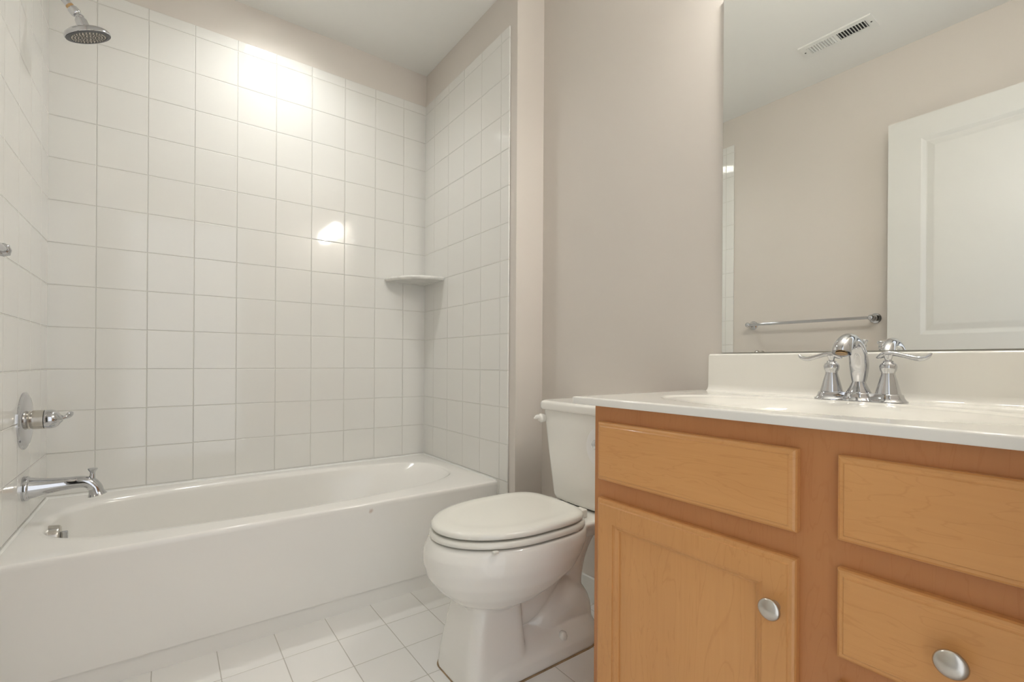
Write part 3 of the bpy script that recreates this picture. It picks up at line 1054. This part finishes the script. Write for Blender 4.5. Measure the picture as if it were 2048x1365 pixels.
for s in (1, -1):
    hy = FYC + s * 0.0508
    bm = bmesh.new()
    lathe(bm, [(0.0155, 0.0215), (0.0175, 0.0218), (0.0185, 0.0212), (0.030, 0.0184), (0.045, 0.0147), (0.056, 0.0117), (0.060, 0.0117), (0.065, 0.0140), (0.072, 0.0150), (0.077, 0.0135), (0.080, 0.0095), (0.084, 0.0085), (0.085, 0.0)], (FXC, hy, Z0), (0, 0, 1), 36)
    h = finish('handle', bm, chrome, fau, True, 60)
    bm = bmesh.new()
    lathe(bm, [(0.080, 0.0062), (0.085, 0.0055), (0.090, 0.0068), (0.096, 0.0095)], (FXC, hy, Z0), (0, 0, 1), 24)
    tube(bm, [(FXC, hy - s * 0.020, Z0 + 0.090), (FXC, hy - s * 0.014, Z0 + 0.0925), (FXC, hy - s * 0.004, Z0 + 0.0985), (FXC, hy + s * 0.010, Z0 + 0.0985), (FXC, hy + s * 0.030, Z0 + 0.093), (FXC, hy + s * 0.048, Z0 + 0.0885), (FXC, hy + s * 0.060, Z0 + 0.091), (FXC, hy + s * 0.068, Z0 + 0.0985)],
         [0.0022, 0.0060, 0.0078, 0.0068, 0.0062, 0.0072, 0.0058, 0.0016], 20, flat=((0, 0, 1), 0.72))
    finish('lever', bm, chrome, h, True, 60)
bm = bmesh.new()
lathe(bm, [(0.014, 0.0222), (0.0175, 0.0224), (0.019, 0.0212), (0.030, 0.0158), (0.040, 0.0120), (0.041, 0.0)], (FXC, FYC, Z0), (0, 0, 1), 36)
tube(bm, [(FXC, FYC, Z0 + 0.034), (FXC + 0.002, FYC, Z0 + 0.055), (FXC + 0.001, FYC, Z0 + 0.080), (FXC - 0.010, FYC, Z0 + 0.105), (FXC - 0.028, FYC, Z0 + 0.122), (FXC - 0.050, FYC, Z0 + 0.128), (FXC - 0.072, FYC, Z0 + 0.123), (FXC - 0.088, FYC, Z0 + 0.110), (FXC - 0.094, FYC, Z0 + 0.0985)],
     [0.0115, 0.0155, 0.0175, 0.0158, 0.0135, 0.0130, 0.0145, 0.0168, 0.0165], 32, flat=((1, 0, 1), 0.95))
spout = finish('spout', bm, chrome, fau, True, 60)
bm = bmesh.new()
lathe(bm, [(0.0, 0.0105), (0.0015, 0.0105), (0.0016, 0.0)], (FXC - 0.0942, FYC, Z0 + 0.0985), (-0.30, 0, -0.95), 28)
finish('aerator', bm, brass, spout)
bm = bmesh.new()
lathe(bm, [(0.012, 0.0025), (0.112, 0.0025), (0.114, 0.0045), (0.118, 0.0045), (0.120, 0.0035), (0.126, 0.0070), (0.129, 0.0070), (0.1305, 0.0045), (0.1306, 0)], (FXC + 0.030, FYC, Z0), (0, 0, 1), 24)
finish('lift_rod', bm, chrome, fau, True, 60)

# ------------------------------------------------------------------ mirror
bm = bmesh.new()
box(bm, (MX - 0.006, YN + 0.002, 0.9155), (MX - 0.0005, -1.618, 1.917))
bm.faces.ensure_lookup_table()
for fc in bm.faces:
    fc.material_index = 0 if fc.calc_center_median().x < MX - 0.0055 else 1
tag(finish('wall_mirror', bm, [mirrorm, glass_edge], None, False), 'large frameless wall mirror standing on the vanity backsplash', 'mirror')

# ------------------------------------------------------------------ towel bar and hook on the left wall (seen in the mirror)
tb = thing('towel_bar', 'chrome towel bar on the left wall, reflected in the mirror', 'towel bar', (L0, -1.2, 1.118))
TBX = 0.064
for y in (-0.893, -1.508):
    bm = bmesh.new()
    lathe(bm, [(0, 0.026), (0.004, 0.026), (0.007, 0.022), (0.012, 0.0125), (0.025, 0.0095), (0.050, 0.0105), (0.060, 0.0135), (0.072, 0.0145), (0.081, 0.011), (0.084, 0.0)], (L0, y, 1.118), (1, 0, 0), 32)
    finish('post', bm, chrome, tb, True, 60)
bm = bmesh.new()
lathe(bm, [(0, 0.008), (0.615, 0.008)], (TBX, -0.893, 1.118), (0, -1, 0), 24)
finish('bar', bm, chrome, tb)
rh = thing('wall_hook', 'small knob hook on the left wall under the towel bar, mirrored above the backsplash', 'hook', (L0, -0.935, 0.945))
bm = bmesh.new()
lathe(bm, [(0, 0.022), (0.004, 0.022), (0.008, 0.012), (0.03, 0.009), (0.045, 0.011), (0.050, 0.020), (0.060, 0.022), (0.068, 0.016), (0.070, 0.0)], (L0, -0.945, 0.942), (1, 0, 0), 28)
finish('hook_body', bm, nickel, rh, True, 60)

# ------------------------------------------------------------------ toilet paper holder on the cabinet side
PX, PY, PZ = 1.262, -1.536, 0.683
ph = thing('toilet_paper_holder', 'chrome toilet paper holder on the side of the maple cabinet', 'toilet paper holder', (PX, VY0, PZ))
for s in (-1, 1):
    bm = bmesh.new()
    x = PX + s * 0.066
    lathe(bm, [(0.0, 0.018), (0.004, 0.018), (0.008, 0.009), (0.060, 0.007), (0.070, 0.007)], (x, VY0, PZ), (0, 1, 0), 24)
    lathe(bm, [(-0.008, 0.006), (-0.006, 0.0115), (0.004, 0.0125), (0.008, 0.009), (0.010, 0.0)], (x, PY, PZ), (s, 0, 0), 24)
    finish('post', bm, chrome, ph, True, 60)
bm = bmesh.new()
lathe(bm, [(0, 0.006), (0.126, 0.006)], (PX - 0.063, PY, PZ), (1, 0, 0), 16)
finish('roller', bm, chrome, ph)
bm = bmesh.new()
rings = []
d_, u_, v_ = frame_of((1, 0, 0))
for h_, r_ in ((-0.05, 0.020), (-0.0505, 0.050), (-0.049, 0.052), (0.049, 0.052), (0.0505, 0.050), (0.05, 0.020)):
    rings.append([Vector((PX + h_, PY + r_ * math.cos(2 * PI * k / 48), PZ - 0.010 + r_ * math.sin(2 * PI * k / 48))) for k in range(48)])
loft(bm, rings, close=True)
tag(finish('toilet_paper_roll', bm, paper, None, True, 50), 'white toilet paper roll half hidden behind the cabinet edge', 'toilet paper')

# ------------------------------------------------------------------ ceiling vent (seen in the mirror)
VX0, VX1, VYa, VYb = 0.268, 0.382, -1.595, -1.297
vent = thing('ceiling_vent', 'white ceiling air register with slats, seen in the mirror', 'vent', ((VX0 + VX1) / 2, (VYa + VYb) / 2, CEIL))
bm = bmesh.new()
ix0, ix1 = VX0 + 0.026, VX1 - 0.026
ymid = (VYa + VYb) / 2
i1 = (VYa + 0.028, ymid - 0.006)
i2 = (ymid + 0.006, VYb - 0.028)
zt, zb = CEIL, CEIL - 0.006
def vb(x0, x1, y0, y1):
    box(bm, (x0, y0, zb), (x1, y1, zt))
vb(VX0, ix0, VYa, VYb); vb(ix1, VX1, VYa, VYb)
vb(ix0, ix1, VYa, i1[0]); vb(ix0, ix1, i1[1], i2[0]); vb(ix0, ix1, i2[1], VYb)
finish('face_plate', bm, ventw, vent, False)
boxo('duct_shade_sheet', (ix0 - 0.002, VYa + 0.02, CEIL - 0.0012), (ix1 + 0.002, VYb - 0.02, CEIL - 0.0004), dark, vent)  # flat dark backing sheet; its colour stands in for shade behind the slats
for (y0, y1), tilt in ((i1, -1), (i2, 1)):
    bm = bmesh.new()
    n = 10
    for k in range(n):
        y = y0 + (y1 - y0) * (k + 0.5) / n
        w = (y1 - y0) / n * 0.52
        dy = tilt * w * 0.5
        vs = [(ix0, y - dy - 0.0012, CEIL - 0.0014), (ix1, y - dy - 0.0012, CEIL - 0.0014), (ix1, y + dy - 0.0012, CEIL - 0.0085), (ix0, y + dy - 0.0012, CEIL - 0.0085)]
        lo_ = [bm.verts.new(p) for p in vs]
        hi_ = [bm.verts.new((p[0], p[1] + 0.0024, p[2])) for p in vs]
        bm.faces.new(lo_); bm.faces.new(hi_[::-1])
        for q in range(4):
            bm.faces.new((lo_[q], hi_[q], hi_[(q + 1) % 4], lo_[(q + 1) % 4]))
    finish('louvers', bm, ventw, vent, False)
for y in (VYa + 0.013, VYb - 0.013):
    bm = bmesh.new()
    lathe(bm, [(0, 0.004), (0.0015, 0.003), (0.0016, 0)], ((VX0 + VX1) / 2, y, zb), (0, 0, -1), 12)
    finish('screw', bm, dark, vent)

# ------------------------------------------------------------------ lights of the room
rl = thing('recessed_light', 'round recessed ceiling light above the bathtub', 'light', (0.728, -0.33, CEIL))
bm = bmesh.new()
n = 48
rings = []
for r_, z in ((RLR - 0.004, CEIL + 0.058), (RLR - 0.003, CEIL + 0.001), (RLR, CEIL - 0.004), (RLR + 0.004, CEIL - 0.006), (RLR + 0.018, CEIL - 0.004), (RLR + 0.021, CEIL - 0.0002)):
    rings.append([Vector((RLX + r_ * math.cos(2 * PI * k / n), RLY + r_ * math.sin(2 * PI * k / n), z)) for k in range(n)])
loft(bm, rings, cap0=False, cap1=False)
finish('trim_ring', bm, ventw, rl, True, 50)
bm = bmesh.new()
lathe(bm, [(0.0, RLR - 0.004), (0.005, RLR - 0.005), (0.012, 0.060), (0.017, 0.038), (0.019, 0.0)], (RLX, RLY, CEIL + 0.058), (0, 0, -1), 48)
finish('lens', bm, lens_alcove, rl)

vl = thing('vanity_light', 'bar light with three glass globes above the mirror', 'light', (MX, -1.93, 2.04))
bm = bmesh.new()
box(bm, (MX - 0.022, -2.31, 2.09), (MX, -1.79, 2.15), 0.005)
finish('back_plate', bm, nickel, vl)
for y in (-1.87, -2.05, -2.23):
    bm = bmesh.new()
    tube(bm, [(MX - 0.02, y, 2.12), (MX - 0.05, y, 2.125), (MX - 0.085, y, 2.12), (MX - 0.092, y, 2.10)], [0.008] * 4, 16)
    lathe(bm, [(0, 0.026), (0.02, 0.030), (0.022, 0)], (MX - 0.092, y, 2.095), (0, 0, -1), 24)
    finish('arm', bm, nickel, vl, True, 60)
    bm = bmesh.new()
    lathe(bm, [(0.0, 0.026), (0.012, 0.034), (0.035, 0.043), (0.06, 0.046), (0.08, 0.042), (0.088, 0.03), (0.09, 0.0)], (MX - 0.092, y, 2.082), (0, 0, -1), 32)
    finish('globe', bm, lens_vanity, vl, True, 60)
